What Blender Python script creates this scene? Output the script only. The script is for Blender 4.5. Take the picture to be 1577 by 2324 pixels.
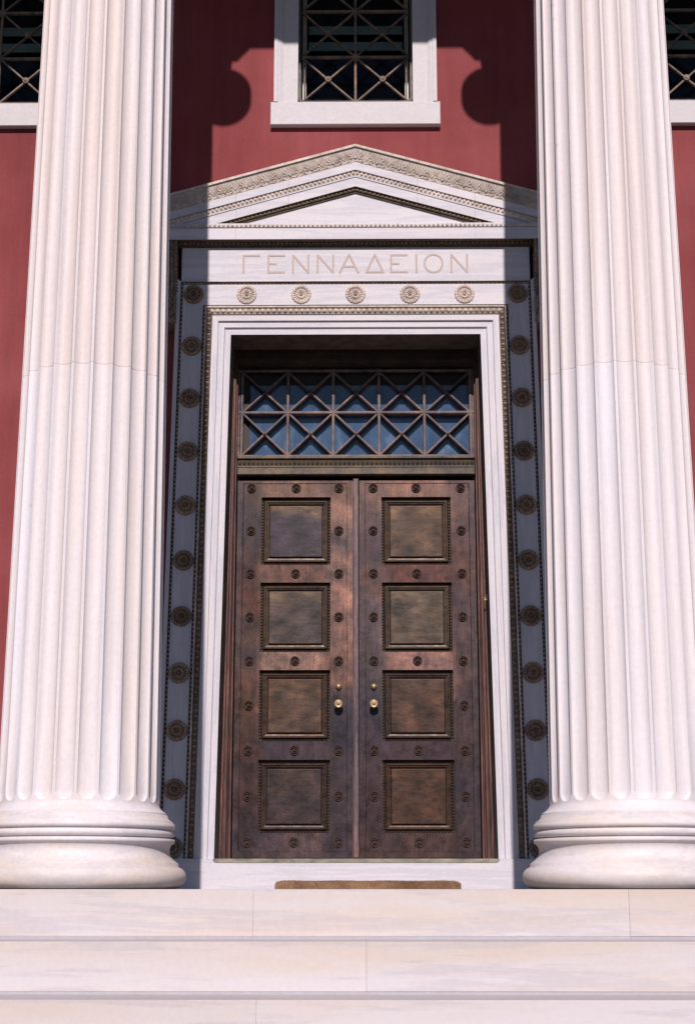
import bpy, math, random
import numpy as np
from mathutils import Vector, Matrix
random.seed(7)
rng = np.random.RandomState(5)
SC = bpy.context.scene
for o in list(bpy.data.objects): bpy.data.objects.remove(o)
COL = SC.collection
rad = math.radians

# ------------------------------------------------------------ camera
TH, PS, RO = 0.2338, 0.0097, 0.0002
cam = bpy.data.cameras.new('camera'); cam_o = bpy.data.objects.new('camera', cam); COL.objects.link(cam_o)
F = Vector((-math.sin(PS)*math.cos(TH), math.cos(PS)*math.cos(TH), math.sin(TH)))
R0 = Vector((math.cos(PS), math.sin(PS), 0)); U0 = R0.cross(F)
R1 = R0*math.cos(RO)+U0*math.sin(RO); U1 = -R0*math.sin(RO)+U0*math.cos(RO)
M = Matrix(((R1.x, U1.x, -F.x, 0.0553), (R1.y, U1.y, -F.y, -12.5429), (R1.z, U1.z, -F.z, -0.0197), (0, 0, 0, 1)))
cam_o.matrix_world = M
cam.sensor_fit = 'HORIZONTAL'; cam.sensor_width = 36; cam.lens = 36*3636.17/1577
cam.clip_start = .1; cam.clip_end = 5000
SC.camera = cam_o
# ------------------------------------------------------------ world, sun, exposure
ELEV = math.atan(0.73); SUNROT = rad(180)
w = bpy.data.worlds.new('World'); SC.world = w; w.use_nodes = True
nt = w.node_tree; bg = nt.nodes['Background']
sky = nt.nodes.new('ShaderNodeTexSky'); sky.sky_type = 'NISHITA'; sky.sun_disc = False
sky.sun_elevation = ELEV; sky.sun_rotation = SUNROT; sky.altitude = 150; sky.dust_density = .15; sky.air_density = 1.3; sky.ozone_density = 7.0
nt.links.new(sky.outputs[0], bg.inputs[0]); bg.inputs[1].default_value = 0.053
sun = bpy.data.lights.new('sun', 'SUN'); sun.energy = 4.35; sun.angle = rad(.5); sun.color = (1.0, .895, .845)
so = bpy.data.objects.new('sun', sun); COL.objects.link(so); so.location = (0, -30, 30)
sd = Vector((0.002, 1, -0.73)).normalized()
so.rotation_euler = sd.to_track_quat('-Z', 'Y').to_euler()
SC.view_settings.view_transform = 'Standard'; SC.view_settings.look = 'None'
SC.view_settings.exposure = 0.0; SC.view_settings.gamma = 1
SC.render.resolution_x = 694; SC.render.resolution_y = 1024

# ------------------------------------------------------------ helpers
def lin(r, g, b):
    f = lambda c: (c/255/12.92) if c/255 <= .04045 else ((c/255+.055)/1.055)**2.4
    return (f(r), f(g), f(b), 1)
class MB:
    def __init__(s): s.v = []; s.f = []; s.m = []; s.sm = []
    def add(s, verts, faces, m=0, smooth=False):
        n = len(s.v); s.v += [tuple(v) for v in verts]
        s.f += [tuple(i+n for i in f) for f in faces]; s.m += [m]*len(faces); s.sm += [smooth]*len(faces)
    def quad(s, a, b, c, d, m=0): s.add([a, b, c, d], [(0, 1, 2, 3)], m)
    def box(s, x0, x1, y0, y1, z0, z1, m=0):
        s.add([(x0,y0,z0),(x1,y0,z0),(x1,y1,z0),(x0,y1,z0),(x0,y0,z1),(x1,y0,z1),(x1,y1,z1),(x0,y1,z1)],
              [(0,1,5,4),(1,2,6,5),(2,3,7,6),(3,0,4,7),(4,5,6,7),(3,2,1,0)], m)
    def bevbox(s, x0, x1, y0, y1, z0, z1, b=.004, m=0):
        # box with chamfered front (low y) edges
        s.add([(x0+b,y0,z0+b),(x1-b,y0,z0+b),(x1-b,y0,z1-b),(x0+b,y0,z1-b),(x0,y0+b,z0),(x1,y0+b,z0),(x1,y0+b,z1),(x0,y0+b,z1),
               (x0,y1,z0),(x1,y1,z0),(x1,y1,z1),(x0,y1,z1)],
              [(0,1,2,3),(4,5,1,0),(5,6,2,1),(6,7,3,2),(7,4,0,3),(8,9,5,4),(9,10,6,5),(10,11,7,6),(11,8,4,7),(9,8,11,10)], m)
    def bar(s, p, q, wd, dp, m=0, up=(0, 1, 0)):
        # bar from p to q in the XZ plane, width wd, front ridge; dp depth along +Y
        p = Vector(p); q = Vector(q); d = (q-p).normalized(); n = d.cross(Vector((0, 1, 0))).normalized()*(wd/2)
        k = Vector((0, dp, 0)); c = Vector((0, -wd*.18, 0))
        vs = [p-n, p-n*.45+c, p+n*.45+c, p+n, p+n+k, p-n+k, q-n, q-n*.45+c, q+n*.45+c, q+n, q+n+k, q-n+k]
        fs = [(i, (i+1) % 6, (i+1) % 6+6, i+6) for i in range(6)] + [(5,4,3,2,1,0), (6,7,8,9,10,11)]
        s.add(vs, fs, m)
    def lathe(s, prof, c, seg=24, axis='y', m=0, smooth=True, sx=1, sz=1):
        # prof: (radius, height along axis); axis y means towards -Y
        vs = []; n = len(prof)
        for k in range(seg):
            a = 2*math.pi*k/seg
            for r, h in prof:
                if axis == 'y': vs.append((c[0]+r*math.cos(a)*sx, c[1]-h, c[2]+r*math.sin(a)*sz))
                else: vs.append((c[0]+r*math.cos(a), c[1]+r*math.sin(a), c[2]+h))
        fs = []
        for k in range(seg):
            k2 = (k+1) % seg
            for i in range(n-1):
                f = (k*n+i, k2*n+i, k2*n+i+1, k*n+i+1)
                fs.append(f if axis == 'y' else f)
        s.add(vs, fs, m, smooth)
    def blob(s, c, rx, ry, rz, m=0, rot=0, seg=8, ring=4):
        # half ellipsoid bulging to -Y, long axis may be turned in the XZ plane
        vs = [(c[0], c[1]-ry, c[2])]; ca, sa = math.cos(rot), math.sin(rot)
        for j in range(1, ring+1):
            t = math.pi/2*j/ring
            for k in range(seg):
                a = 2*math.pi*k/seg; x = rx*math.sin(t)*math.cos(a); z = rz*math.sin(t)*math.sin(a)
                vs.append((c[0]+x*ca-z*sa, c[1]-ry*math.cos(t), c[2]+x*sa+z*ca))
        fs = [(0, 1+k, 1+(k+1) % seg) for k in range(seg)]
        for j in range(ring-1):
            for k in range(seg):
                a = 1+j*seg+k; b = 1+j*seg+(k+1) % seg
                fs.append((a, a+seg, b+seg, b))
        s.add(vs, fs, m, True)
    def build(s, name, mats, parent=None, attr=None):
        me = bpy.data.meshes.new(name); me.from_pydata(s.v, [], s.f); me.update()
        if not isinstance(mats, (list, tuple)): mats = [mats]
        for mm in mats: me.materials.append(mm)
        me.polygons.foreach_set('material_index', s.m); me.polygons.foreach_set('use_smooth', s.sm)
        if attr is not None:
            a = me.color_attributes.new('tint', 'FLOAT_COLOR', 'POINT')
            a.data.foreach_set('color', np.array(attr, dtype=np.float32).ravel())
        import bmesh
        bm = bmesh.new(); bm.from_mesh(me); bmesh.ops.recalc_face_normals(bm, faces=bm.faces); bm.to_mesh(me); bm.free()
        o = bpy.data.objects.new(name, me); COL.objects.link(o)
        if parent: o.parent = parent
        return o
def tag(o, label=None, cat=None, group=None, kind=None):
    if label: o['label'] = label
    if cat: o['category'] = cat
    if group: o['group'] = group
    if kind: o['kind'] = kind
    return o
def empty(name, loc=(0, 0, 0)):
    o = bpy.data.objects.new(name, None); COL.objects.link(o); o.location = loc; o.empty_display_size = .2
    return o
def copy_tree(o, parent=None):
    c = o.copy(); COL.objects.link(c)
    if parent:
        mi = o.matrix_parent_inverse.copy(); c.parent = parent; c.matrix_parent_inverse = mi
    for ch in [x for x in bpy.data.objects if x.parent == o]: copy_tree(ch, c)
    return c

# ------------------------------------------------------------ materials
def mat(name, base, rough=.6, metal=0, spec=.4):
    m = bpy.data.materials.new(name); m.use_nodes = True
    b = m.node_tree.nodes['Principled BSDF']; b.inputs['Base Color'].default_value = (*base[:3], 1)
    b.inputs['Roughness'].default_value = rough; b.inputs['Metallic'].default_value = metal
    b.inputs['Specular IOR Level'].default_value = spec
    return m, m.node_tree, b
def N(nt, t, **k):
    n = nt.nodes.new(t)
    for a, b in k.items(): setattr(n, a, b)
    return n
def coords(nt, scale=(1, 1, 1), off=True):
    tc = N(nt, 'ShaderNodeTexCoord'); mp = N(nt, 'ShaderNodeMapping'); mp.inputs['Scale'].default_value = scale
    if off:
        oi = N(nt, 'ShaderNodeObjectInfo'); mu = N(nt, 'ShaderNodeMath', operation='MULTIPLY'); mu.inputs[1].default_value = 37.
        nt.links.new(oi.outputs['Random'], mu.inputs[0])
        va = N(nt, 'ShaderNodeVectorMath', operation='ADD'); nt.links.new(tc.outputs['Object'], va.inputs[0]); nt.links.new(mu.outputs[0], va.inputs[1])
        nt.links.new(va.outputs[0], mp.inputs[0])
    else: nt.links.new(tc.outputs['Object'], mp.inputs[0])
    return mp
def noise(nt, mp, scale, detail=5, rough=.55, dist=0.):
    n = N(nt, 'ShaderNodeTexNoise'); n.inputs['Scale'].default_value = scale; n.inputs['Detail'].default_value = detail
    n.inputs['Roughness'].default_value = rough; n.inputs['Distortion'].default_value = dist
    nt.links.new(mp.outputs[0], n.inputs['Vector']); return n
def ramp(nt, src, stops):
    r = N(nt, 'ShaderNodeValToRGB'); e = r.color_ramp.elements
    while len(e) < len(stops): e.new(.5)
    for i, (p, c) in enumerate(stops): e[i].position = p; e[i].color = c if len(c) == 4 else (*c, 1)
    nt.links.new(src, r.inputs[0]); return r
def mix(nt, fac, a, b, mode='MIX'):
    m = N(nt, 'ShaderNodeMix', data_type='RGBA', blend_type=mode)
    for s_, i in ((fac, 0), (a, 6), (b, 7)):
        if isinstance(s_, (int, float)): m.inputs[i].default_value = s_
        elif isinstance(s_, tuple): m.inputs[i].default_value = s_
        else: nt.links.new(s_, m.inputs[i])
    return m.outputs[2]
def bump(nt, b, src, strength, dist=.01):
    bp = N(nt, 'ShaderNodeBump'); bp.inputs['Strength'].default_value = strength; bp.inputs['Distance'].default_value = dist
    nt.links.new(src, bp.inputs['Height']); nt.links.new(bp.outputs[0], b.inputs['Normal'])
WHITE = (.675, .64, .685, 1)
def marble(name, stretch, stain=.5, vein=.5, base=WHITE, stainc=(.55, .46, .41, 1), blocks=False, fine=.25, veinr=(.50, .57, .60, .72), veinc=(.50, .485, .53, 1), vd=1.2):
    m, nt, b = mat(name, base, .55, 0, .35)
    mp = coords(nt, stretch)
    n1 = noise(nt, mp, 1.6, 7, .6, .6); n2 = noise(nt, mp, 3.1, 8, .65, vd); mp3 = coords(nt, (1, 1, 1)); n3 = noise(nt, mp3, 34, 6, .7)
    st = ramp(nt, n1.outputs[0], [(.40, (0, 0, 0)), (.64, (1, 1, 1))])
    sm = N(nt, 'ShaderNodeMath', operation='MULTIPLY'); sm.inputs[1].default_value = stain; nt.links.new(st.outputs[0], sm.inputs[0])
    c = mix(nt, sm.outputs[0], base, stainc)
    ve = ramp(nt, n2.outputs[0], [(veinr[0], (0, 0, 0)), (veinr[1], (1, 1, 1)), (veinr[2], (1, 1, 1)), (veinr[3], (0, 0, 0))])
    vm = N(nt, 'ShaderNodeMath', operation='MULTIPLY'); vm.inputs[1].default_value = vein; nt.links.new(ve.outputs[0], vm.inputs[0])
    c = mix(nt, vm.outputs[0], c, veinc)
    fr = ramp(nt, n3.outputs[0], [(.25, (1-fine*.5,)*3), (.7, (1.03,)*3)])
    c = mix(nt, 1.0, c, fr.outputs[0], 'MULTIPLY')
    # sparse dark specks
    n4 = noise(nt, mp3, 13, 3, .5); sp = ramp(nt, n4.outputs[0], [(.74, (0, 0, 0)), (.80, (1, 1, 1))])
    s4 = N(nt, 'ShaderNodeMath', operation='MULTIPLY'); s4.inputs[1].default_value = .35; nt.links.new(sp.outputs[0], s4.inputs[0])
    c = mix(nt, s4.outputs[0], c, (.35, .26, .2, 1))
    if blocks:
        at = N(nt, 'ShaderNodeAttribute', attribute_name='tint'); c = mix(nt, 1.0, c, at.outputs['Color'], 'MULTIPLY')
    nt.links.new(c, b.inputs['Base Color']); bump(nt, b, n3.outputs[0], .25, .002)
    return m
M_col = marble('marble_column', (2.6, 2.6, .13), .60, .22, veinr=(.48, .53, .56, .64), veinc=(.58, .555, .60, 1), base=(.75, .71, .755, 1), blocks=True, stainc=(.71, .60, .56, 1), fine=.15)
M_base = marble('marble_base', (.6, .6, 3.0), .70, .35, vd=.4, base=(.74, .69, .72, 1), stainc=(.70, .58, .49, 1))
M_step = marble('marble_step', (.22, .22, 2.6), .95, .42, vd=.25, blocks=True, base=(.635, .60, .635, 1), stainc=(.635, .53, .475, 1), veinr=(.50, .56, .58, .66), veinc=(.46, .44, .49, 1), fine=.1)
M_door = marble('marble_doorway', (.3, .3, 4.5), .16, .5, vd=.3, veinr=(.47, .52, .55, .64), veinc=(.47, .47, .55, 1), base=(.635, .605, .66, 1), fine=.15)
M_jamb = marble('marble_jamb', (4., 4., .3), .16, .45, vd=.3, veinr=(.47, .52, .55, .64), veinc=(.45, .46, .55, 1), base=(.635, .605, .66, 1), fine=.15)
M_tread = marble('worn_grey_tread', (.3, .8, .8), .5, .4, base=(.46, .44, .485, 1), stainc=(.47, .41, .40, 1), blocks=True)
M_win = marble('marble_window', (.6, .6, .6), .3, .1, base=(.60, .575, .625, 1), stainc=(.58, .50, .45, 1))
def patina(name, a, b_, c_, sc=22, rough=.8, bmp=.5):
    m, nt, b = mat(name, a, rough, 0, .2)
    mp = coords(nt); n = noise(nt, mp, sc, 6, .65, .3); n2 = noise(nt, mp, 4, 4, .6)
    r = ramp(nt, n.outputs[0], [(.3, c_), (.5, b_), (.66, a)]); r2 = ramp(nt, n2.outputs[0], [(.3, (.72,)*3), (.7, (1.12,)*3)])
    oi = N(nt, 'ShaderNodeObjectInfo'); r5 = ramp(nt, oi.outputs['Random'], [(0, (.84,)*3), (1, (1.06,)*3)])
    nt.links.new(mix(nt, 1.0, mix(nt, 1.0, r.outputs[0], r2.outputs[0], 'MULTIPLY'), r5.outputs[0], 'MULTIPLY'), b.inputs['Base Color']); bump(nt, b, n.outputs[0], bmp, .004)
    return m
M_carv = patina('carved_marble_patina', (.73, .66, .62), (.67, .58, .53), (.48, .37, .30))
M_ros = patina('rosette_marble', (.68, .59, .54), (.63, .53, .48), (.48, .37, .32), 40)
M_ros_shade = patina('rosette_marble_shaded', (.44, .31, .23), (.34, .235, .175), (.17, .115, .09), 40)  # darker copy for the jamb rosettes, their shade put into the colour
M_carvl = patina('lintel_carving', (.62, .52, .44), (.50, .40, .33), (.30, .22, .17), 45)
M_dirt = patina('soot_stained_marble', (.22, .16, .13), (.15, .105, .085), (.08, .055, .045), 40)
M_gold = patina('ochre_bounce_marble', (.40, .29, .17), (.30, .21, .12), (.16, .11, .07), 30)  # bed moulding beads, warm bounce light put into their ochre
M_soff = patina('dark_soffit', (.17, .13, .10), (.12, .09, .07), (.07, .05, .04), 30)  # dark brown for the mouldings and thin sheet under the cornice
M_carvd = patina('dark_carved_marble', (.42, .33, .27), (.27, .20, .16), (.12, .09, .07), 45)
M_ret = patina('brown_shaded_marble', (.22, .18, .14), (.17, .14, .11), (.11, .09, .07), 9)  # door reveal and lintel soffit, shade of the opening put into the brown
M_letter, _, _ = mat('inscription_paint', (.50, .405, .385, 1), .8)
M_joint2, _, _ = mat('hairline_joint', (.36, .32, .32, 1), .9)
M_joint, _, _ = mat('joint_mortar', (.36, .29, .26, 1), .9)
# red stucco
M_red, nt, b = mat('red_stucco', (.30, .075, .08, 1), .85, 0, .2)
mp = coords(nt, (1, 1, 1), False); n1 = noise(nt, mp, .9, 5, .6); n2 = noise(nt, mp, 60, 4, .7); n3 = noise(nt, coords(nt, (3, 3, .25), False), 2.2, 8, .68)
r1 = ramp(nt, n1.outputs[0], [(.32, (.225, .047, .050)), (.5, (.262, .060, .064)), (.68, (.30, .078, .084))]); r3 = ramp(nt, n3.outputs[0], [(.3, (.84,)*3), (.7, (1.08,)*3)])
c = mix(nt, 1.0, r1.outputs[0], r3.outputs[0], 'MULTIPLY')
r2 = ramp(nt, n2.outputs[0], [(.3, (.9,)*3), (.7, (1.08,)*3)])
nt.links.new(mix(nt, 1.0, c, r2.outputs[0], 'MULTIPLY'), b.inputs['Base Color']); bump(nt, b, n2.outputs[0], .25, .003)
# bronze
def bronze(name, base=None, attr=False, rough=.42, metal=.35, streak=(1, 1, 1), gain=1.0, hv=(.3, .3), cloud=1.0, hue=(1, 1, 1)):
    m, nt, b = mat(name, base or (.1, .07, .06, 1), rough, metal, .4)
    if attr:
        at = N(nt, 'ShaderNodeAttribute', attribute_name='tint'); c = at.outputs['Color']
    else: c = base
    mp = coords(nt, streak); n1 = noise(nt, mp, 4.5, 9, .68, .5); n2 = noise(nt, mp, 75, 5, .7); n3 = noise(nt, coords(nt, streak), 13, 8, .68, .3)
    hb = noise(nt, coords(nt, (streak[0]*.5, 1, streak[2]*5)), 16, 6, .65); vb = noise(nt, coords(nt, (streak[0]*5, 1, streak[2]*.4)), 14, 6, .65)
    r1 = ramp(nt, n1.outputs[0], [(.34, (.44, .50, .70)), (.44, (.74, .77, .88)), (.54, (1, .97, .94)), (.66, (1.34, 1.15, 1.0))])
    c = mix(nt, cloud, c, r1.outputs[0], 'MULTIPLY'); c = mix(nt, 1.0, c, (*hue, 1), 'MULTIPLY')
    r3 = ramp(nt, n3.outputs[0], [(.36, (.58,)*3), (.5, (.95,)*3), (.66, (1.35,)*3)]); c = mix(nt, .85, c, r3.outputs[0], 'MULTIPLY')
    for q, fa in ((hb, hv[0]), (vb, hv[1])):
        r4 = ramp(nt, q.outputs[0], [(.36, (.62, .64, .70)), (.64, (1.34, 1.30, 1.22))]); c = mix(nt, fa, c, r4.outputs[0], 'MULTIPLY')
    r2 = ramp(nt, n2.outputs[0], [(.3, (.74*gain,)*3), (.7, (1.2*gain,)*3)]); c = mix(nt, 1.0, c, r2.outputs[0], 'MULTIPLY')
    nt.links.new(c, b.inputs['Base Color'])
    rr = ramp(nt, n3.outputs[0], [(.3, (rough-.08,)*3), (.7, (rough+.18,)*3)]); nt.links.new(rr.outputs[0], b.inputs['Roughness'])
    bump(nt, b, n2.outputs[0], .18, .002); return m
M_leaf = bronze('patinated_bronze', attr=True, streak=(1.1, 1, .8), gain=.58, hv=(.3, .6), cloud=.8, hue=(1.03, .97, .89))
M_panel = bronze('bronze_panel', attr=True, streak=(.9, 1, 2.0), gain=.62, hv=(.6, .25), cloud=.6, hue=(1.08, .97, .84))
M_frame = bronze('reddish_bronze_frame', lin(104, 76, 70), streak=(6, 6, .3))
M_mould = bronze('dark_carved_bronze', lin(64, 52, 42), rough=.5)
M_stud, _, _ = mat('stud_bronze', lin(88, 68, 60), .5, .15)
M_grime, _, _ = mat('grime', lin(30, 22, 22), .9)
M_beam = bronze('olive_bronze', lin(112, 100, 88), rough=.6, metal=.15)
M_beamd = bronze('dark_olive_bronze', lin(76, 64, 48), rough=.6, metal=.15)
M_grille = bronze('transom_bronze', lin(126, 110, 108), rough=.6, metal=.05)
M_wgrille = bronze('window_grille_bronze', lin(140, 122, 108), rough=.7, metal=0)
M_wframe = bronze('window_frame_bronze', lin(92, 80, 76), rough=.5, metal=.2)
M_brass, _, _ = mat('polished_brass', (.48, .34, .19, 1), .42, .6)
M_sash, _, _ = mat('sash_paint', (.72, .72, .68, 1), .5)
M_dark, _, _ = mat('dark_backing', (.012, .012, .018, 1), .8)
M_teal, _, _ = mat('teal_shutter_paint', (.10, .17, .17, 1), .6)
M_dsash, _, _ = mat('dark_sash_bronze', (.03, .022, .02, 1), .6)
M_glass, nt, b = mat('sky_reflection_glass', (.03, .08, .14, 1), .12, 0, .6)
mp = coords(nt, (2, 1, 1.2), False); n1 = noise(nt, mp, 3, 8, .6, .3)
r = ramp(nt, n1.outputs[0], [(.3, lin(50, 68, 96)), (.55, lin(68, 90, 120)), (.78, lin(120, 140, 162))])  # blue sky reflection and pale dust put into the glass colour
nt.links.new(r.outputs[0], b.inputs['Base Color'])
M_wglass, _, b = mat('dark_window_glass', (.006, .007, .012, 1), .15, 0, .12)
M_mat, nt, b = mat('coir', (.30, .18, .09, 1), .95, 0, .1)
mp = coords(nt, (1, 1, 1), False); n1 = noise(nt, mp, 5, 4, .6); n2 = noise(nt, mp, 180, 3, .7)
r = ramp(nt, n1.outputs[0], [(.35, lin(104, 76, 58)), (.6, lin(158, 124, 98))]); r2 = ramp(nt, n2.outputs[0], [(.35, (.6,)*3), (.65, (1.2,)*3)])
nt.links.new(mix(nt, 1.0, r.outputs[0], r2.outputs[0], 'MULTIPLY'), b.inputs['Base Color']); bump(nt, b, n2.outputs[0], .6, .004)
M_gnd, nt, b = mat('gravel_forecourt', (.25, .22, .19, 1), .95)
mp = coords(nt, (1, 1, 1), False); n1 = noise(nt, mp, 40, 4, .7)
r = ramp(nt, n1.outputs[0], [(.3, (.045, .045, .04)), (.7, (.09, .085, .075))]); nt.links.new(r.outputs[0], b.inputs['Base Color']); bump(nt, b, n1.outputs[0], .6, .02)
M_ceil, _, _ = mat('ceiling_plaster', (.30, .26, .24, 1), .9)
M_sill, nt, b = mat('olive_stained_sill', (.2, .2, .15, 1), .6)
mp = coords(nt, (2, 1, 6), False); n1 = noise(nt, mp, 4, 5, .6)
r = ramp(nt, n1.outputs[0], [(.3, lin(96, 92, 78)), (.7, lin(160, 154, 140))]); nt.links.new(r.outputs[0], b.inputs['Base Color'])

# ------------------------------------------------------------ ground
g = MB(); g.quad((-900, -900, -1.6), (900, -900, -1.6), (900, 900, -1.6), (-900, 900, -1.6))
tag(g.build('ground', M_gnd), kind='structure')

# ------------------------------------------------------------ steps
YC = -2.843; XC = 1.646; YW = .2; YF = -3.56
def step(name, y0, y1, ztop, h, joints, label, xr=8.2, fillet=.017):
    mb = MB(); att = []; js = [-xr]+joints+[xr]
    for i in range(len(js)-1):
        a, b_ = js[i]+.0003, js[i+1]-.0003; n0 = len(mb.v)
        d = rng.rand()*.003
        # grid front so that the stone is one block with a slightly worn edge
        mb.bevbox(a, b_, y0+d, y1, ztop-h+fillet, ztop, .0012)
        mb.box(a, b_, y0+.004, y1-.02, ztop-h-.004, ztop-h+fillet, 1)
        t = .95+.07*rng.rand(); wv = rng.rand()*.05
        mb.box(a, b_, y0+.004, y1, ztop-.001, ztop+.0008, 1)
        att += [(t, t-wv*.5, t-wv, 1)]*(len(mb.v)-n0)
    o = mb.build(name, [M_step, M_tread], attr=att)
    return tag(o, label, 'step', 'marble steps up to the porch')
H = .265
step('marble_step', YF, YW-.0, 0, H, [-2.9, -.545, 1.5, 3.7], 'topmost white marble step, carrying the two fluted columns')
step('marble_step', YF-.4, YF+.03, -H, H, [-2.2, .07, 3.33, 5.], 'second marble step, grey veined, one below the columns')
step('marble_step', YF-.8, YF-.37, -2*H, H, [-3.2, -.47, 2.46, 4.6], 'third marble step, cut by the bottom edge of the picture')
step('marble_step', YF-1.2, YF-.77, -3*H, H, [-2.4, 1.2], 'fourth marble step, below the cut off one')
step('marble_step', YF-1.6, YF-1.17, -4*H, H, [-1.4, 2.1], 'fifth marble step, one above the lowest')
step('marble_step', YF-2.0, YF-1.57, -5*H, 1.6-5*H+.004, [-2.6, 1.6], 'lowest marble step standing on the gravel')

M_floor = marble('dark_floor_paving', (.6, .6, .6), .5, .3, base=(.26, .24, .24, 1), stainc=(.22, .18, .15, 1))  # unseen dark slabs added over the floor to cut bounce light
g = MB()
for i in range(10):
    for j in range(3): g.box(-8+1.6*i+.002, -8+1.6*(i+1)-.002, YF+.12+j*1.1+.002, YF+.12+(j+1)*1.1-.002, -.01, .0016)
tag(g.build('unseen_dark_floor', M_floor), kind='structure')
# ------------------------------------------------------------ columns
def col_r(z): return .4541-.009*(z-3.126)
def make_column():
    root = empty('fluted_column', (0, 0, 0))
    # shaft
    NF = 24; SP = 16; mb = MB(); att = []
    zt = 9.02
    z0f, z1f = .50, 8.93
    zs = [.430, .438, .444, .452, .462, .472, .484, .495]
    wf = 2*math.pi*col_r(.6)/NF; hw = wf*.41
    zs += [z0f+hw*(1-math.cos(math.pi/2*i/9)) for i in range(0, 10)]
    for a, b_ in ((.62, 3.118), (3.131, 5.84), (5.852, 8.78)):
        n = max(2, int((b_-a)/.35)); zs += [a+(b_-a)*i/n for i in range(n+1)]
    jset = [3.1225, 3.1265, 5.844, 5.848]
    zs += jset + [3.1205, 3.1285]
    zs += [z1f-hw*(1-math.sin(math.pi/2*i/8)) for i in range(0, 9)] + [8.96, 8.99, zt]
    zs = sorted(set(round(z, 5) for z in zs))
    nr = NF*SP
    for z in zs:
        r = col_r(z)
        if z < .50:   # apophyge flare
            t = (.50-z)/.06; t = min(max(t, 0), 1.0); r += .050*t**2.2
        if z > 8.95: r += .03*((z-8.95)/.07)**2
        w_ = 2*math.pi*col_r(z)/NF; hwz = w_*.41; dep = 1.0
        k = 1.0
        if z <= z0f or z >= z1f: k = 0
        elif z < z0f+hw: k = math.sqrt(max(0, 1-((z0f+hw-z)/hw)**2))
        elif z > z1f-hw: k = math.sqrt(max(0, 1-((z-(z1f-hw))/hw)**2))
        inj = z in jset
        st = (1.0, 1.0, 1.0) if z < 3.125 else (.99, .955, .93)
        for i in range(nr):
            u = ((i % SP)/SP-.5)*w_; e = hwz*k
            d = 0
            if k > 0 and abs(u) < e: d = math.sqrt(max(0, e*e-u*u))*(.66-.30*max(0, 1-(z-.5)/.35))
            rr = r-d-(.0015 if inj else 0)
            a = 2*math.pi*i/nr+math.pi/NF
            mb.v.append((rr*math.cos(a), rr*math.sin(a), z))
            if inj: att.append((.92, .87, .84, 1))
            else: att.append((*st, 1))
    for j in range(len(zs)-1):
        for i in range(nr):
            i2 = (i+1) % nr
            mb.f.append((j*nr+i, j*nr+i2, (j+1)*nr+i2, (j+1)*nr+i)); mb.m.append(0); mb.sm.append(False)
    mb.build('shaft', M_col, root, att)
    # Attic base, turned
    pf = [(.50,.002),(.585,.003),(.609,.010),(.632,.026),(.645,.045),(.651,.070),(.648,.092),(.637,.110),(.622,.122),(.604,.130),
          (.604,.150),(.598,.153),(.575,.170),(.557,.192),(.549,.215),(.549,.235),(.556,.252),(.566,.263),(.576,.267),(.579,.272),(.579,.288),
          (.574,.2895),(.545,.2915),(.545,.297),(.562,.299),(.571,.306),(.575,.316),(.573,.328),(.566,.336),(.560,.340),(.560,.343),(.572,.346),(.580,.355),(.581,.366),
          (.575,.378),(.566,.386),(.566,.391),(.556,.397),(.543,.404),(.538,.413),(.534,.414),(.533,.430),(.40,.4305)]
    b_ = MB(); b_.lathe(pf, (0, 0, 0), 160, 'z', smooth=True); o = b_.build('base', M_base, root)
    # capital
    c = MB(); c.lathe([(.40, 9.00), (.45, 9.03), (.47, 9.06), (.45, 9.10), (.48, 9.14), (.54, 9.2), (.56, 9.3), (.4, 9.31)], (0, 0, 0), 64, 'z')
    c.box(-.50, .50, -.40, .40, 9.24, 9.47); c.box(-.55, .55, -.43, .43, 9.44, 9.63)
    for s in (-1, 1):
        for y in (-.44,):
            for k in range(3):
                R_ = .243-.06*k
                pr = [(0, .012*k+.01), (R_-.03, .012*k+.01), (R_-.02, .02+.012*k), (R_, .012*k), (R_, -.10), (0, -.10)]
                c.lathe(pr, (s*.49, y+.0, 9.245), 40, 'y')
            c.lathe([(0, .06), (.03, .055), (.045, .04), (.05, 0)], (s*.49, y, 9.245), 20, 'y')
    # abacus: ovolo profile flaring outward
    ab = [(.604, 9.622), (.628, 9.650), (.655, 9.682), (.684, 9.712), (.712, 9.745)]
    for (r0, za), (r1, zb) in zip(ab[:-1], ab[1:]):
        y0, y1 = .444, .444
        vs = [(-r0,-y0,za),(r0,-y0,za),(r0,y0,za),(-r0,y0,za),(-r1,-y1,zb),(r1,-y1,zb),(r1,y1,zb),(-r1,y1,zb)]
        c.add(vs, [(0,1,5,4),(1,2,6,5),(2,3,7,6),(3,0,4,7)])
    c.quad((-.604,-.444,9.622),(.604,-.444,9.622),(.604,.444,9.622),(-.604,.444,9.622))
    c.build('capital', M_base, root)
    return root
col0 = make_column(); col0.location = (-XC, YC, 0)
tag(col0, 'fluted white marble column left of the bronze door', 'column', 'fluted columns of the porch')
for x, lb in ((XC, 'fluted white marble column right of the bronze door'), (-3*XC, 'fluted white marble column at the far left end of the porch'), (3*XC, 'fluted white marble column at the far right end of the porch')):
    c = copy_tree(col0); c.location = (x, YC, 0); tag(c, lb)

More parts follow.
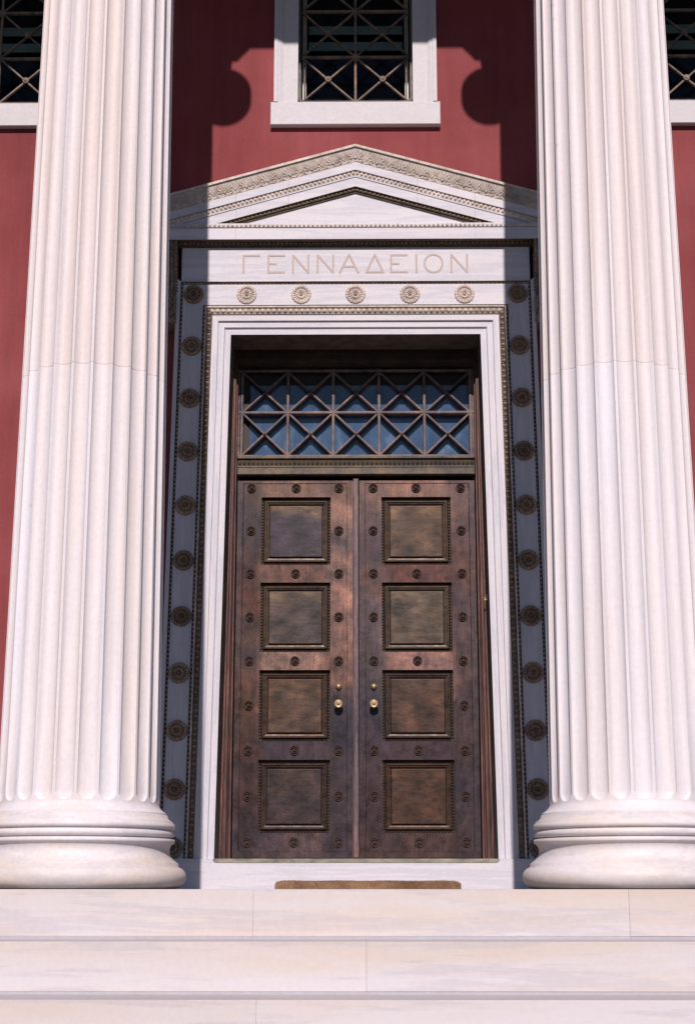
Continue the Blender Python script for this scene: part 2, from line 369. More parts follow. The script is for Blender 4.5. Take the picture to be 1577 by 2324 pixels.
# ------------------------------------------------------------ entablature and porch roof
e = MB(); e.box(-7, 7, -3.285, -2.42, 9.747, 10.05); e.box(-7, 7, -3.32, -2.40, 10.05, 10.4); e.box(-7.1, 7.1, -3.5, -2.38, 10.4, 10.75); e.box(-7.3, 7.3, -3.85, -2.3, 10.75, 11.0)
tag(e.build('entablature', M_base), 'marble entablature resting on the column capitals above the porch', 'entablature')
e = MB(); e.box(-7.3, 7.3, -2.37, 1.2, 10.42, 10.6)
for k in range(9): e.box(-6.6+1.646*k-.12, -6.6+1.646*k+.12, -2.37, .2, 10.15, 10.42)
tag(e.build('porch_ceiling', M_ceil), 'plaster ceiling over the porch behind the entablature', 'ceiling')

# ------------------------------------------------------------ red wall
WX = 3.155
def wall_holes(mb, x0, x1, z0, z1, holes, y0, y1):
    xs = sorted(set([x0, x1]+[h[0] for h in holes]+[h[1] for h in holes])); zs = sorted(set([z0, z1]+[h[2] for h in holes]+[h[3] for h in holes]))
    for i in range(len(xs)-1):
        for j in range(len(zs)-1):
            cx, cz = (xs[i]+xs[i+1])/2, (zs[j]+zs[j+1])/2
            if any(h[0] < cx < h[1] and h[2] < cz < h[3] for h in holes): continue
            for y in (y0, y1): mb.quad((xs[i], y, zs[j]), (xs[i+1], y, zs[j]), (xs[i+1], y, zs[j+1]), (xs[i], y, zs[j+1]))
    for a, b_, c, d in holes+[(x0, x1, z0, z1)]:
        mb.quad((a, y0, c), (a, y1, c), (a, y1, d), (a, y0, d)); mb.quad((b_, y0, c), (b_, y1, c), (b_, y1, d), (b_, y0, d))
        mb.quad((a, y0, c), (b_, y0, c), (b_, y1, c), (a, y1, c)); mb.quad((a, y0, d), (b_, y0, d), (b_, y1, d), (a, y1, d))
wl = MB(); wall_holes(wl, -7, 7, .001, 10.7, [(-1.2, 1.2, .002, 4.62), (-.56, .56, 6.60, 8.80), (-WX-.56, -WX+.56, 6.60, 8.80), (WX-.56, WX+.56, 6.60, 8.80)], YW, .95)
tag(wl.build('facade_wall', M_red), 'dark red stucco wall behind the columns, around the doorway and windows', 'wall')

bx_ = MB(); bx_.box(-1.3, 1.3, .96, 3.0, -.05, 4.9); bx_.box(-1.19, 1.19, .70, .955, .003, 4.61)  # unseen dark block added behind the door to stop sky showing through gaps
tag(bx_.build('backing', M_dark), 'dark vestibule behind the bronze door, added to keep sky out of the cracks', 'backing')
# ------------------------------------------------------------ doorway surround
ZL = 4.492; KV = 1.07
def hw_(z): return 1.034+.0138*(ZL-z)
Z0 = .2365
def frame_strip(mb, prof, side, m=0, z0=Z0, smooth=False):
    # prof list of (u,y); side -1 left jamb, 1 right jamb, 0 lintel
    for (u0, y0), (u1, y1) in zip(prof[:-1], prof[1:]):
        if side:
            a = (side*(hw_(z0)+u0), y0, z0); b_ = (side*(hw_(z0)+u1), y1, z0)
            c = (side*(hw_(ZL)+u1), y1, ZL+KV*u1); d = (side*(hw_(ZL)+u0), y0, ZL+KV*u0)
        else:
            a = (-(hw_(ZL)+u0), y0, ZL+KV*u0); b_ = (-(hw_(ZL)+u1), y1, ZL+KV*u1)
            c = ((hw_(ZL)+u1), y1, ZL+KV*u1); d = ((hw_(ZL)+u0), y0, ZL+KV*u0)
        mb.quad(a, b_, c, d, m)
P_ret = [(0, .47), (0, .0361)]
P_plain = [(0, .036), (.046, .036), (.05, .030), (.054, .018), (.098, .018), (.101, .014), (.103, .0), (.152, .0)]
P_carv = [(.152, .0), (.153, -.010), (.160, -.012), (.170, -.016), (.185, -.020), (.198, -.032), (.200, -.038), (.210, -.038), (.210, .006)]
P_b1 = [(.210, .010), (.232, .010), (.232, 0)]
P_band = [(.232, 0), (.400, 0)]
P_b2 = [(.400, 0), (.400, .010), (.420, .010), (.420, -.018)]
P_out = [(.420, -.018), (.452, -.018), (.455, -.012), (.455, .2)]
P_outl = [(.420, -.018), (.424, -.018)]
sur = empty('doorway_surround'); tag(sur, 'white marble doorway with rosettes, carved pediment and Greek inscription around the bronze door', 'doorway')
for side in (-1, 1, 0):
    mb = MB(); frame_strip(mb, P_plain, side); frame_strip(mb, P_band, side)
    if side: frame_strip(mb, P_out, side)
    rb = MB(); frame_strip(rb, P_ret, side); mb.add(rb.v, rb.f, 1)
    mb.build('jamb' if side else 'lintel', [M_jamb if side else M_door, M_ret], sur)
    cb = MB(); frame_strip(cb, P_carv, side)
    bb = MB(); frame_strip(bb, P_b1, side); frame_strip(bb, P_b2, side)
    # carved leaves and beads
    def along(u, pitch, fn):
        if side:
            n = int((ZL+KV*u-Z0)/pitch)
            for k in range(n):
                z = Z0+(k+.5)*(ZL+KV*u-Z0)/n; f = (z-Z0)/(ZL+KV*u-Z0)
                fn(side*((hw_(Z0)*(1-f)+hw_(ZL)*f)+u), z, math.pi/2)
        else:
            L = 2*(hw_(ZL)+u); n = int(L/pitch)
            for k in range(n): fn(-L/2+(k+.5)*L/n, ZL+KV*u, 0)
    beadm = MB()
    along(.221, .0355, lambda x, z, r: beadm.blob((x, .010, z), .011, .012, .007, rot=r))
    along(.410, .0355, lambda x, z, r: beadm.blob((x, .010, z), .011, .012, .007, rot=r))
    bb2 = MB(); bb2.v = bb.v; bb2.f = bb.f; bb2.m = bb.m; bb2.sm = bb.sm
    bb2.add(beadm.v, beadm.f, 1, True)
    bb2.build('bead_moulding', [M_dirt if side else M_carvl, M_carv], sur)
    lm = MB()
    along(.178, .046, lambda x, z, r: lm.blob((x, -.017, z), .016, .014, .019, rot=r, seg=8, ring=3))
    along(.178, .046, lambda x, z, r: lm.blob((x+(.023 if r == 0 else 0), -.017, z+(.023 if r else 0)), .004, .010, .017, rot=r, seg=6, ring=2))
    cb.m = [0]*len(cb.f); cb.m[4:] = [0]*len(cb.m[4:])
    cb.add(lm.v, lm.f, 1, True)
    # outer fillet in clean marble, groove of the carving dark
    cb.m[0] = 2
    for q in (1, 2, 3, 4): cb.m[q] = 0
    for q in (5, 6, 7): cb.m[q] = 2
    cb.build('carved_moulding', [M_dirt if side else M_carvl, M_carvd if side else M_carv, M_carv], sur)
# rosettes
def rosette_mesh():
    mb = MB(); NR, NA = 26, 144; R_ = .083
    def h(r, a):
        # r 0..1
        z = 0
        if r < .10: z = .020*math.sqrt(max(0, 1-(r/.10)**2))*.6+.012
        elif r < .15: z = .003
        elif r < .22: z = .016*math.sin((r-.15)/.07*math.pi)+.004
        elif r < .50:
            t = (r-.22)/.28; p = abs(math.sin(a*5)); z = .004+.015*math.sin(t*math.pi*.62)*(.25+.75*p**.5)
            if t > .88: z = .003
        elif r < .56: z = .0015
        else:
            t = (r-.56)/.44; p = abs(math.sin(a*9+.3)); z = .003+.014*math.sin(min(1, t*1.15)*math.pi*.85)**.7*(.3+.7*p**.4)
            if abs(t-.22) < .13 and p < .55: z = -.006
        return z
    vs = [(0, -.026, 0)]
    for j in range(1, NR+1):
        for k in range(NA):
            a = 2*math.pi*k/NA; r = j/NR; sc = 1+.035*(abs(math.sin(a*9+.3))-.5)*(1 if r > .9 else 0)
            hh = h(r, a) if j < NR else .0
            vs.append((R_*r*sc*math.cos(a), -hh*.72-(.004 if j < NR else 0), R_*r*sc*math.sin(a)))
    fs = [(0, 1+k, 1+(k+1) % NA) for k in range(NA)]
    for j in range(NR-1):
        for k in range(NA):
            a = 1+j*NA+k; b_ = 1+j*NA+(k+1) % NA; fs.append((a, a+NA, b_+NA, b_))
    mb.add(vs, fs, 0, False); return mb
ros = {}
def put_ros(x, z, mt):
    if mt not in ros:
        rm = rosette_mesh()
        if mt is M_ros_shade: rm.v = [(a, b_*1.35, c) for a, b_, c in rm.v]
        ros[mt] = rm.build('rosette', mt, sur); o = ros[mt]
    else: o = ros[mt].copy(); COL.objects.link(o)
    o.location = (x, -.001, z); o.rotation_euler = (0, rng.rand()*6.28, 0)
for k in range(11):
    for s in (-1, 1): put_ros(s*(1.3466+.0064*k), 4.833-.4523*k if k < 10 else .318, M_ros_shade)
for x in (-.905, -.452, .0, .4525, .905): put_ros(x*1.0, 4.833, M_ros)
# threshold
t = MB(); t.box(-1.72, 1.72, -.05, .95, .0, .2355)
o = t.build('threshold', M_door, sur)
t = MB(); s_ = []
for x in (-1,):
    pts = [(-1.083, .2362)]
    for k in range(7): a = math.pi+k*math.pi/2/6; pts.append((-1.063+.03*math.cos(a)+.0, .232+.026*math.sin(a)))
    pts2 = [(-x_, z_) for x_, z_ in reversed(pts)]
    P_ = pts+pts2
    vs = [(x_, -.054, z_) for x_, z_ in P_]+[(x_, -.040, z_) for x_, z_ in P_]; n = len(P_)
    t.add(vs, [tuple(range(n))]+[(i, (i+1) % n, (i+1) % n+n, i+n) for i in range(n)])
t.build('sill_strip', M_sill, sur)
# plinth return so that the lower jamb closes on the wall
# frieze with inscription
t = MB(); t.box(-1.452, 1.452, -.004, .2, 4.945, 5.30); t.build('frieze', M_door, sur)
L = MB(); SW = .0165; ZB, ZT = 5.018, 5.184
NL = 0
def ln(x0, z0, x1, z1, wd=SW):
    p = Vector((x0, 0, z0)); q = Vector((x1, 0, z1)); d = (q-p).normalized(); n = d.cross(Vector((0, 1, 0)))*wd/2
    # shallow V-cut stroke modelled as a thin relief line
    global NL; NL += 1
    f = Vector((0, -.0065-.00022*(NL % 5), 0)); L.quad(p-n+f, p+n+f, q+n+f, q-n+f)
    for s in (-1, 1): L.quad(p+n*s+f, q+n*s+f, q+n*s+Vector((0,-.003,0)), p+n*s+Vector((0,-.003,0)))
h2 = SW/2
def lE(a, b_): ln(a+h2, ZB, a+h2, ZT); ln(a, ZT-h2, b_, ZT-h2); ln(a, ZB+h2, b_, ZB+h2); ln(a, (ZB+ZT)/2, a+(b_-a)*.52, (ZB+ZT)/2)
def lN(a, b_): ln(a+h2, ZB, a+h2, ZT); ln(b_-h2, ZB, b_-h2, ZT); ln(a+h2, ZT-.004, b_-h2, ZB+.004)
ln(-.943+h2, ZB, -.943+h2, ZT); ln(-.943, ZT-h2, -.797, ZT-h2)
lE(-.735, -.588); lN(-.53, -.386); lN(-.324, -.178)
ln(-.133, ZB, -.054, ZT); ln(.026, ZB, -.054, ZT); ln(-.105, 5.075, -.002, 5.075)
ln(.089, ZB, .161, ZT); ln(.234, ZB, .161, ZT); ln(.085, ZB+h2, .238, ZB+h2)
lE(.289, .437); ln(.508, ZB, .508, ZT)
cx_, cz_, rx_, rz_ = .651, (ZB+ZT)/2, .0825, .087
for k in range(36):
    a, b_ = 2*math.pi*k/36, 2*math.pi*(k+1)/36
    vs = []
    for rr in (1, .82):
        for q in (a, b_): vs.append((cx_+rx_*rr*math.cos(q), -.0065, cz_+rz_*rr*math.sin(q)))
    L.quad(vs[0], vs[1], vs[3], vs[2])
lN(.791, .939)
L.build('inscription', M_letter, sur)
# horizontal cornice
CXH = 1.64; PC = -.090
t = MB(); t.box(-CXH, CXH, PC, .2, 5.288, 5.386); t.box(-CXH, CXH, PC+.012, .2, 5.386, 5.392); t.box(-CXH-.004, CXH+.004, PC-.004, .2, 5.392, 5.428)
t.build('cornice', M_door, sur)
t = MB(); t.box(-1.50, 1.50, -.030, -.0045, 5.262, 5.2875); t.box(-1.49, 1.49, -.014, -.0045, 5.246, 5.262)
n = 80
for k in range(n): t.blob((-1.48+2.96*(k+.5)/n, -.030, 5.276), .013, .012, .010, 1, seg=6, ring=2)
t.box(-CXH+.01, CXH-.01, PC+.008, -.0301, 5.2845, 5.2878)
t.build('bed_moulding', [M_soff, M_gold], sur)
t = MB(); n = 88
for k in range(n):
    x = -CXH+2*CXH*(k+.5)/n; t.blob((x, PC-.004, 5.410), .013, .013, .016, 0, seg=8, ring=3)
t.box(-CXH-.002, CXH+.002, PC-.006, PC-.0042, 5.394, 5.3985, 0); 
t.build('carved_moulding', M_carv, sur)
# raking cornice
SL = .287
def rake(mb, za, zb, y0, y1, m=0, X=CXH, ya=None):
    # band between heights za<zb (at centre), front y0 (bottom) / ya (top), back y1
    ya = y0 if ya is None else ya
    for s in (-1, 1):
        vs = [(0,y0,za),(s*X,y0,za-SL*X),(s*X,y1,za-SL*X),(0,y1,za),(0,ya,zb),(s*X,ya,zb-SL*X),(s*X,y1,zb-SL*X),(0,y1,zb)]
        mb.add(vs, [(0,1,5,4),(1,2,6,5),(2,3,7,6),(4,5,6,7),(3,2,1,0)], m)
t = MB(); PR = -.085
rake(t, 5.765, 5.843, PR, .2, X=CXH-.001); rake(t, 5.843, 5.850, PR+.008, .2, X=CXH-.002); rake(t, 5.850, 5.862, PR-.004, .2, X=CXH-.001)
rake(t, 5.905, 5.972, PR-.024, .2, X=CXH)
t.build('cornice', M_door, sur)
t = MB(); rake(t, 5.8615, 5.9045, PR-.006, .2, 0, X=CXH-.003)
n = 46
for s in (-1, 1):
    for k in range(n):
        x = s*CXH*(k+.5)/n; t.blob((x, PR-.006, 5.884-SL*abs(x)), .014, .014, .017, 0, rot=-s*.28, seg=8, ring=3)
t.build('carved_moulding', M_carv, sur)
# sima with palmettes
t = MB(); SB, ST_ = 5.972, 6.100; yb, yt = PR-.024, PR-.052
rake(t, SB, ST_, yb+.004, .2, 0, X=CXH-.001, ya=yt+.004)
def sima_pt(x, tt, h): return (x, yb+.004+(yt-yb)*tt-h, SB+(ST_-SB)*tt-SL*abs(x))
def petal(x0, t0, ang, ln_, wd, h):
    # elongated leaf on the sima: base (x0,t0) angle from vertical
    ux, uz = math.sin(ang), math.cos(ang); vs = []; H_ = ST_-SB
    for i, (f, wf) in enumerate([(0, .25), (.3, .6), (.6, 1), (.85, .8), (1, .15)]):
        for j in (-1, 0, 1):
            px = x0+ux*ln_*f+uz*wd*wf*j; pz = t0*H_+uz*ln_*f-ux*wd*wf*j
            vs.append(sima_pt(px, pz/H_, h*(1 if j == 0 else .15)*(.6+.4*f)))
    fs = []
    for i in range(4):
        for j in range(2): a = i*3+j; fs.append((a, a+1, a+4, a+3))
    t.add(vs, fs, 0, False)
pit = .182
for k in range(-9, 10):
    x = k*pit
    if abs(x) > CXH-.05: continue
    for q in range(-4, 5): petal(x, .30, q*.36, (.080-.004*abs(q)) if abs(q) < 4 else .045, .0095, .010)
    t.blob(sima_pt(x, .28, 0), .012, .014, .012, 0, seg=8, ring=3)
for k in range(-9, 9):
    x = (k+.5)*pit
    if abs(x) > CXH-.05: continue
    for q, l in ((-2, .05), (-1, .075), (0, .085), (1, .075), (2, .05)): petal(x, .22, q*.33, l, .008, .009)
    for s in (-1, 1):
        # connecting scrolls below
        for j in range(9):
            a = j*.55+.4; r = .022*(1-j/11); cx2 = x+s*.038
            t.blob(sima_pt(cx2+s*r*math.cos(a), .20+(r*math.sin(a))/(ST_-SB), .001), .006, .008, .006, 0, seg=6, ring=2)
for s in (-1, 1):
    n = 150
    for k in range(n):   # undulating stem along the bottom of the band
        x = s*CXH*(k+.5)/n; t.blob(sima_pt(x, .07+.05*math.sin(x*2*math.pi/pit*2), 0), .008, .006, .005, 0, seg=6, ring=2)
t.build('palmette_frieze', M_carv, sur)
t = MB(); rake(t, 6.1005, 6.122, yt-.010, .2, 0, X=CXH+.002); t.build('crown_fillet', M_carv, sur)
# tympanum and bed moulding
t = MB(); X = 1.16
t.add([(-X, -.035, 5.40), (X, -.035, 5.40), (0, -.035, 5.77), (-X, .15, 5.40), (X, .15, 5.40), (0, .15, 5.77)], [(0,1,2),(3,4,5),(0,1,4,3),(1,2,5,4),(2,0,3,5)])
t.build('tympanum', M_door, sur)
t = MB(); rake(t, 5.7615, 5.7648, PR+.008, -.03, 0, X=1.30); rake(t, 5.738, 5.7610, -.062, -.03, 0, X=1.25); rake(t, 5.722, 5.738, -.048, -.03, 0, X=1.2)
for s in (-1, 1):
    for k in range(34):
        x = s*1.2*(k+.5)/34; t.blob((x, -.062, 5.748-SL*abs(x)), .013, .008, .007, 1, rot=-s*.28, seg=6, ring=2)
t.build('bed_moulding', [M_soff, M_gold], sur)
t = MB()
for x in (-1.0, 1.0): t.box(x-.0015, x+.0015, PC-.0006, PC+.01, 5.289, 5.385)
for x in (-1.0, 1.0, -.56, .52):
    zc = 5.765-SL*abs(x); t.box(x-.0015, x+.0015, PR-.0006, PR+.01, zc+.002, zc+.076)
    t.box(x-.0015, x+.0015, PR-.0246, PR+.01, zc+.142, zc+.206)
t.build('joint', M_joint2, sur)
# consoles
for s in (-1, 1):
    t = MB(); xa, xb = s*1.488, s*1.60
    prof = [(.19, 5.285), (-.075, 5.285), (-.080, 5.24), (-.078, 5.18), (-.060, 5.12), (-.035, 5.04), (-.012, 4.95), (-.002, 4.87), (-.010, 4.82), (-.035, 4.79), (-.055, 4.76), (-.058, 4.71), (-.040, 4.67), (-.01, 4.65), (.19, 4.65)]
    n = len(prof); nx = 7
    for q in range(nx):   # fluted front: ribs across X
        f0, f1 = q/nx, (q+1)/nx; rise = -.008 if q % 2 == 0 else .004
        vs = [(xa+(xb-xa)*f0, y+(rise if 0 < i < n-1 else 0), z) for i, (y, z) in enumerate(prof)] + [(xa+(xb-xa)*f1, y+(rise if 0 < i < n-1 else 0), z) for i, (y, z) in enumerate(prof)]
        t.add(vs, [tuple(range(n)), tuple(range(n, 2*n))]+[(i, i+1, i+1+n, i+n) for i in range(n-1)])
    for zc, rr in ((5.21, .055), (4.73, .045)):
        for k in range(14):
            a = k*.8; r = rr*(1-k/16)
            t.blob((xa+(xb-xa)*.5+r*.6*math.cos(a), -.088, zc+r*math.sin(a)), .010, .012, .010, seg=6, ring=2)
    for k in range(12): t.blob((xa-s*.004, -.03, 5.16-.028*k), .009, .014, .010, seg=6, ring=2)
    # hanging leaf
    for q in range(-2, 3):
        for j in range(4): t.blob(((xa+xb)/2+q*.020*(1-j*.12), -.045+.004*abs(q), 4.80-.045*j-.006*abs(q)), .013, .022, .028, rot=-q*.22, seg=8, ring=3)
    t.box(min(xa, xb)-.002, max(xa, xb)+.002, -.03, .19, 4.575, 4.645)
    t.build('console', M_carvd if s < 0 else M_carvd, sur)

# ------------------------------------------------------------ bronze double door
door = empty('double_door', (0, .56, Z0)); tag(door, 'weathered bronze double door with eight square panels, studs and brass knobs', 'door')
def child(o, par): o.parent = par; o.matrix_parent_inverse = par.matrix_world.inverted(); return o
door_inv = Matrix.Translation((0, -.56, -Z0))
fr = MB()
fp = [(0, .398), (.22, .398), (.25, .408), (.34, .414), (.40, .414), (.43, .402), (.60, .402), (.66, .425), (.80, .432), (.86, .447), (1, .447), (1, .60)]
for s in (-1, 1):
    for (f0, y0), (f1, y1) in zip(fp[:-1], fp[1:]):
        X_ = lambda f, z: s*((hw_(z)-.0015)*(1-f)+1.003*f)
        zb_, zt_ = .236, 4.488
        fr.quad((X_(f0, zb_), y0, zb_), (X_(f1, zb_), y1, zb_), (X_(f1, zt_), y1, zt_), (X_(f0, zt_), y0, zt_))
for (f0, y0), (f1, y1) in zip(fp[:-1], fp[1:]):
    Zf = lambda f: 4.488-.125*f
    fr.quad((-1.03, y0+.02, Zf(f0)), (1.03, y0+.02, Zf(f0)), (1.03, y1+.02, Zf(f1)), (-1.03, y1+.02, Zf(f1)), 1)
o = fr.build('door_frame', [M_frame, M_mould], door); o.matrix_parent_inverse = door_inv
TL = {  # patina colours: row index k -> (outer stile, rail, inner stile)
 'L': {0: ((92,72,76),(132,102,92),(112,84,80)), .5: ((80,64,70),None,(172,128,118)), 1: ((74,62,70),None,(112,92,92)), 1.5: ((84,62,68),None,(160,120,112)),
       2: ((92,52,42),(126,88,80),(120,96,100)), 2.5: ((116,66,54),None,(164,124,118)), 3: ((88,62,64),None,(156,116,108)), 3.5: ((100,72,70),None,(150,114,106)),
       4: ((80,66,72),(158,126,120),(116,86,84)), 4.5: ((104,72,66),None,(150,108,98)), 5: ((98,60,50),None,(66,60,78)), 5.5: ((84,56,54),None,(62,56,76)), 6: ((88,58,58),(80,64,84),(74,62,78)),
       7: ((84,54,56),None,(76,62,76)), 8: ((74,58,68),(98,78,88),(68,58,74)), 9: ((68,54,60),(88,70,76),(66,54,66))},
 'R': {0: ((116,90,94),(142,108,102),(126,96,92)), 1: ((104,74,80),None,(98,80,88)), 1.5: ((100,66,66),None,(92,72,84)), 2: ((108,74,74),(120,70,66),(112,80,80)), 3: ((98,74,84),None,(114,94,104)),
       4: ((100,76,80),(176,132,126),(90,76,86)), 5: ((84,64,76),None,(78,70,88)), 6: ((84,62,70),(80,60,74),(78,62,78)), 7: ((74,62,80),None,(82,56,64)),
       8: ((84,62,70),(90,64,66),(82,58,64)), 9: ((74,58,64),(84,64,68),(70,54,62))}}
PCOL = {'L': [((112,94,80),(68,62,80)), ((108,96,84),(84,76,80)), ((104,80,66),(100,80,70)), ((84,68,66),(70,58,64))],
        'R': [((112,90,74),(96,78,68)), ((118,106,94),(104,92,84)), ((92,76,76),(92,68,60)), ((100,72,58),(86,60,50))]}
def leaf_color(tab, x, kz):
    # x 0 outer .. 1 inner
    def col(i):
        ks = sorted(k for k in tab if tab[k][i] is not None)
        if i == 1:
            k = min(ks, key=lambda q: abs(q-kz)); return np.array(tab[k][1], float)
        lo = max([k for k in ks if k <= kz], default=ks[0]); hi = min([k for k in ks if k >= kz], default=ks[-1])
        f = 0 if hi == lo else (kz-lo)/(hi-lo); f = f*f*(3-2*f)
        return np.array(tab[lo][i], float)*(1-f)+np.array(tab[hi][i], float)*f
    a, b_, c = col(0), col(1), col(2)
    sm = lambda e0, e1, v: min(1, max(0, (v-e0)/(e1-e0)))
    w1 = sm(.18, .26, x); w2 = sm(.72, .80, x)
    return a*(1-w1)+(b_*(1-w2)+c*w2)*w1
def wob(x, z, s): return math.sin(x*9.1+s)+math.sin(z*7.3+x*5.7+s*2.1)+math.sin(z*17.9-x*11+s*.7)*.6+math.sin(x*31+z*23+s)*.3
ZS = lambda k: 3.305-.3662*k
stud_src = None; panel_src = {}
for side, key in ((-1, 'L'), (1, 'R')):
    X0, X1 = .028, .997; YL = .56; zb_, zt_ = .254, 3.372
    px0, px1 = .213, .795
    holes = [(px0, px1, (ZS(2*i)+ZS(2*i+2))/2-.2915, (ZS(2*i)+ZS(2*i+2))/2+.2915) for i in range(4)]
    xs = sorted(set([round(v, 4) for v in list(np.arange(X0, X1, .026))+[X1, px0, px1, .945, .951, .075, .079]]))
    zs = sorted(set([round(v, 4) for v in list(np.arange(zb_, zt_, .026))+[zt_, .300, .304, 3.345, 3.349]+[h[2] for h in holes]+[h[3] for h in holes]]))
    mb = MB(); att = []; idx = {}
    def vid(i, j):
        if (i, j) not in idx:
            x, z = xs[i], zs[j]; idx[(i, j)] = len(mb.v)
            raised = x >= .951 or x <= .075 or z <= .300 or z >= 3.349
            mb.v.append((side*x, YL-(.006 if raised else 0), z))
            kz = (3.305-z)/.3662+.11*wob(x, z, side*2.); xx = (X1-x)/(X1-X0)+.02*wob(z, x, 4.+side)
            if x > .94: xx = 0
            c = leaf_color(TL[key], xx, kz)*(1+.05*wob(x*3, z*3, 1.+side))
            if x >= .951: c = c*.55+np.array((84, 76, 92))*.45
            c = c*.80+c.mean()*np.array((1.10, .95, .90))*.20
            att.append(lin(*np.clip(c, 20, 230)))
        return idx[(i, j)]
    for i in range(len(xs)-1):
        for j in range(len(zs)-1):
            cx, cz = (xs[i]+xs[i+1])/2, (zs[j]+zs[j+1])/2
            if any(h[0] < cx < h[1] and h[2] < cz < h[3] for h in holes): continue
            mb.f.append((vid(i, j), vid(i+1, j), vid(i+1, j+1), vid(i, j+1))); mb.m.append(0); mb.sm.append(False)
    def edge(a, b_, c, d):
        mb.quad(a, b_, c, d); att.extend([lin(60, 48, 50)]*4)
    for x in (X0, X1): edge((side*x, YL-.006, zb_), (side*x, YL+.05, zb_), (side*x, YL+.05, zt_), (side*x, YL-.006, zt_))
    for z in (zb_, zt_): edge((side*X0, YL-.006, z), (side*X1, YL-.006, z), (side*X1, YL+.05, z), (side*X0, YL+.05, z))
    leaf = mb.build('door_leaf', M_leaf, door, att); leaf.matrix_parent_inverse = door_inv
    # panels
    for i, h in enumerate(holes):
        cx, cz = side*(px0+px1)/2, (h[2]+h[3])/2; pm = MB(); pa = []
        rings = [(.2912, 0), (.2905, .034), (.270, .034), (.264, .016), (.259, .011), (.251, .011), (.246, .019), (.233, .022), (.231, .036), (.226, .036), (.218, .018), (.214, .0175)]
        for r_, y in rings:
            for sx, sz in ((-1, -1), (1, -1), (1, 1), (-1, 1)): pm.v.append((cx+sx*r_, YL+y, cz+sz*r_))
        for q in range(len(rings)-1):
            for e_ in range(4):
                a = q*4+e_; b_ = q*4+(e_+1) % 4
                pm.f.append((a, b_, b_+4, a+4)); pm.m.append(1 if q < 3 else 0); pm.sm.append(False)
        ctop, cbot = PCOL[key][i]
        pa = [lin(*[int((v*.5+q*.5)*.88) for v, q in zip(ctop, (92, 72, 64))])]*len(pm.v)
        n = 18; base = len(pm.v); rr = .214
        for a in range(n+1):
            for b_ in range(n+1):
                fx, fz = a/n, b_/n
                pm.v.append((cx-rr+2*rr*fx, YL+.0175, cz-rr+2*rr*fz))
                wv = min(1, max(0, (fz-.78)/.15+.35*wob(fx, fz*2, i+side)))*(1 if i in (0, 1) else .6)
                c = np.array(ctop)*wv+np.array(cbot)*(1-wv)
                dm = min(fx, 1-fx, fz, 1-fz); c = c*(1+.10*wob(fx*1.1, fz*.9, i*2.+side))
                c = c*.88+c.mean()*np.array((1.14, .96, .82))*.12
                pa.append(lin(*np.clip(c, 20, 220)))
        for a in range(n):
            for b_ in range(n):
                v0 = base+a*(n+1)+b_; pm.f.append((v0, v0+n+1, v0+n+2, v0+1)); pm.m.append(0); pm.sm.append(False)
        # egg pattern on the outer band
        nb = 22; em = MB()
        for e_ in range(4):
            for k in range(nb):
                d = -.272+.544*(k+.5)/nb; q_ = .279
                x, z = ((d, -q_), (q_, d), (d, q_), (-q_, d))[e_]
                em.blob((cx+x, YL+.034, cz+z), .0085, .014, .0085, 1, seg=6, ring=2)
        pa += [lin(90, 74, 58)]*len(em.v); pm.add(em.v, em.f, 1, True)
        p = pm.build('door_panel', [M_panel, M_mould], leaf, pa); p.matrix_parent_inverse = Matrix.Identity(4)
    # studs
    for k in range(9):
        for ci, x in enumerate((.8807, .504, .1442)):
            if ci == 1 and k % 2: continue
            if ci == 2 and k == 5: continue
            if stud_src is None:
                sm_ = MB(); sm_.lathe([(.0390, 0), (.0385, .010), (.036, .013), (.0325, .011), (.0315, .001), (.0265, .001), (.0255, .014), (.0225, .018), (.019, .015), (.018, .004), (.0135, .004), (.0125, .020), (.009, .029), (.004, .033), (0, .034)], (0, 0, 0), 28)
                sm_.m = [1 if i % 13 in (3, 4, 8, 9) else 0 for i in range(len(sm_.f))]; sm_.sm = [False]*len(sm_.f)
                stud_src = sm_.build('door_stud', [M_stud, M_grime], leaf); s_ = stud_src
            else: s_ = stud_src.copy(); COL.objects.link(s_); s_.parent = leaf
            s_.matrix_parent_inverse = Matrix.Identity(4); s_.location = (side*x, YL, ZS(k)+(.0 if k else .002))
    kn = MB(); kn.lathe([(.030, 0), (.030, .006), (.018, .010), (.014, .03), (.016, .045), (.030, .050), (.036, .060), (.036, .072), (.030, .080), (.024, .083), (.022, .079), (.014, .080), (.011, .088), (0, .091)], (side*.1442, YL, ZS(5)+.006), 32)
    kn.build('door_knob', M_brass, leaf)
    lk = MB(); lk.lathe([(.026, 0), (.026, .010), (.020, .016), (.016, .030), (.013, .034), (0, .035)], (side*.1442, YL, 1.628), 24); lk.build('lock', M_brass, leaf)
# astragal
a_ = MB(); a_.bevbox(-.024, .021, .536, .60, .254, 3.388, .006); a_.box(-.0275, -.0235, .556, .60, .254, 3.37); 
o = a_.build('astragal', bronze('astragal_bronze', lin(112, 92, 94), streak=(4, 4, .4)), door); o.matrix_parent_inverse = door_inv

hk = MB(); hk.box(1.060, 1.068, .300, .306, 2.30, 2.345); hk.box(1.045, 1.068, .300, .306, 2.300, 2.307); hk.box(1.043, 1.049, .294, .306, 2.300, 2.325); hk.box(1.060, 1.072, .29, .315, 2.335, 2.343)
o = hk.build('door_hook', M_brass, door); o.matrix_parent_inverse = door_inv
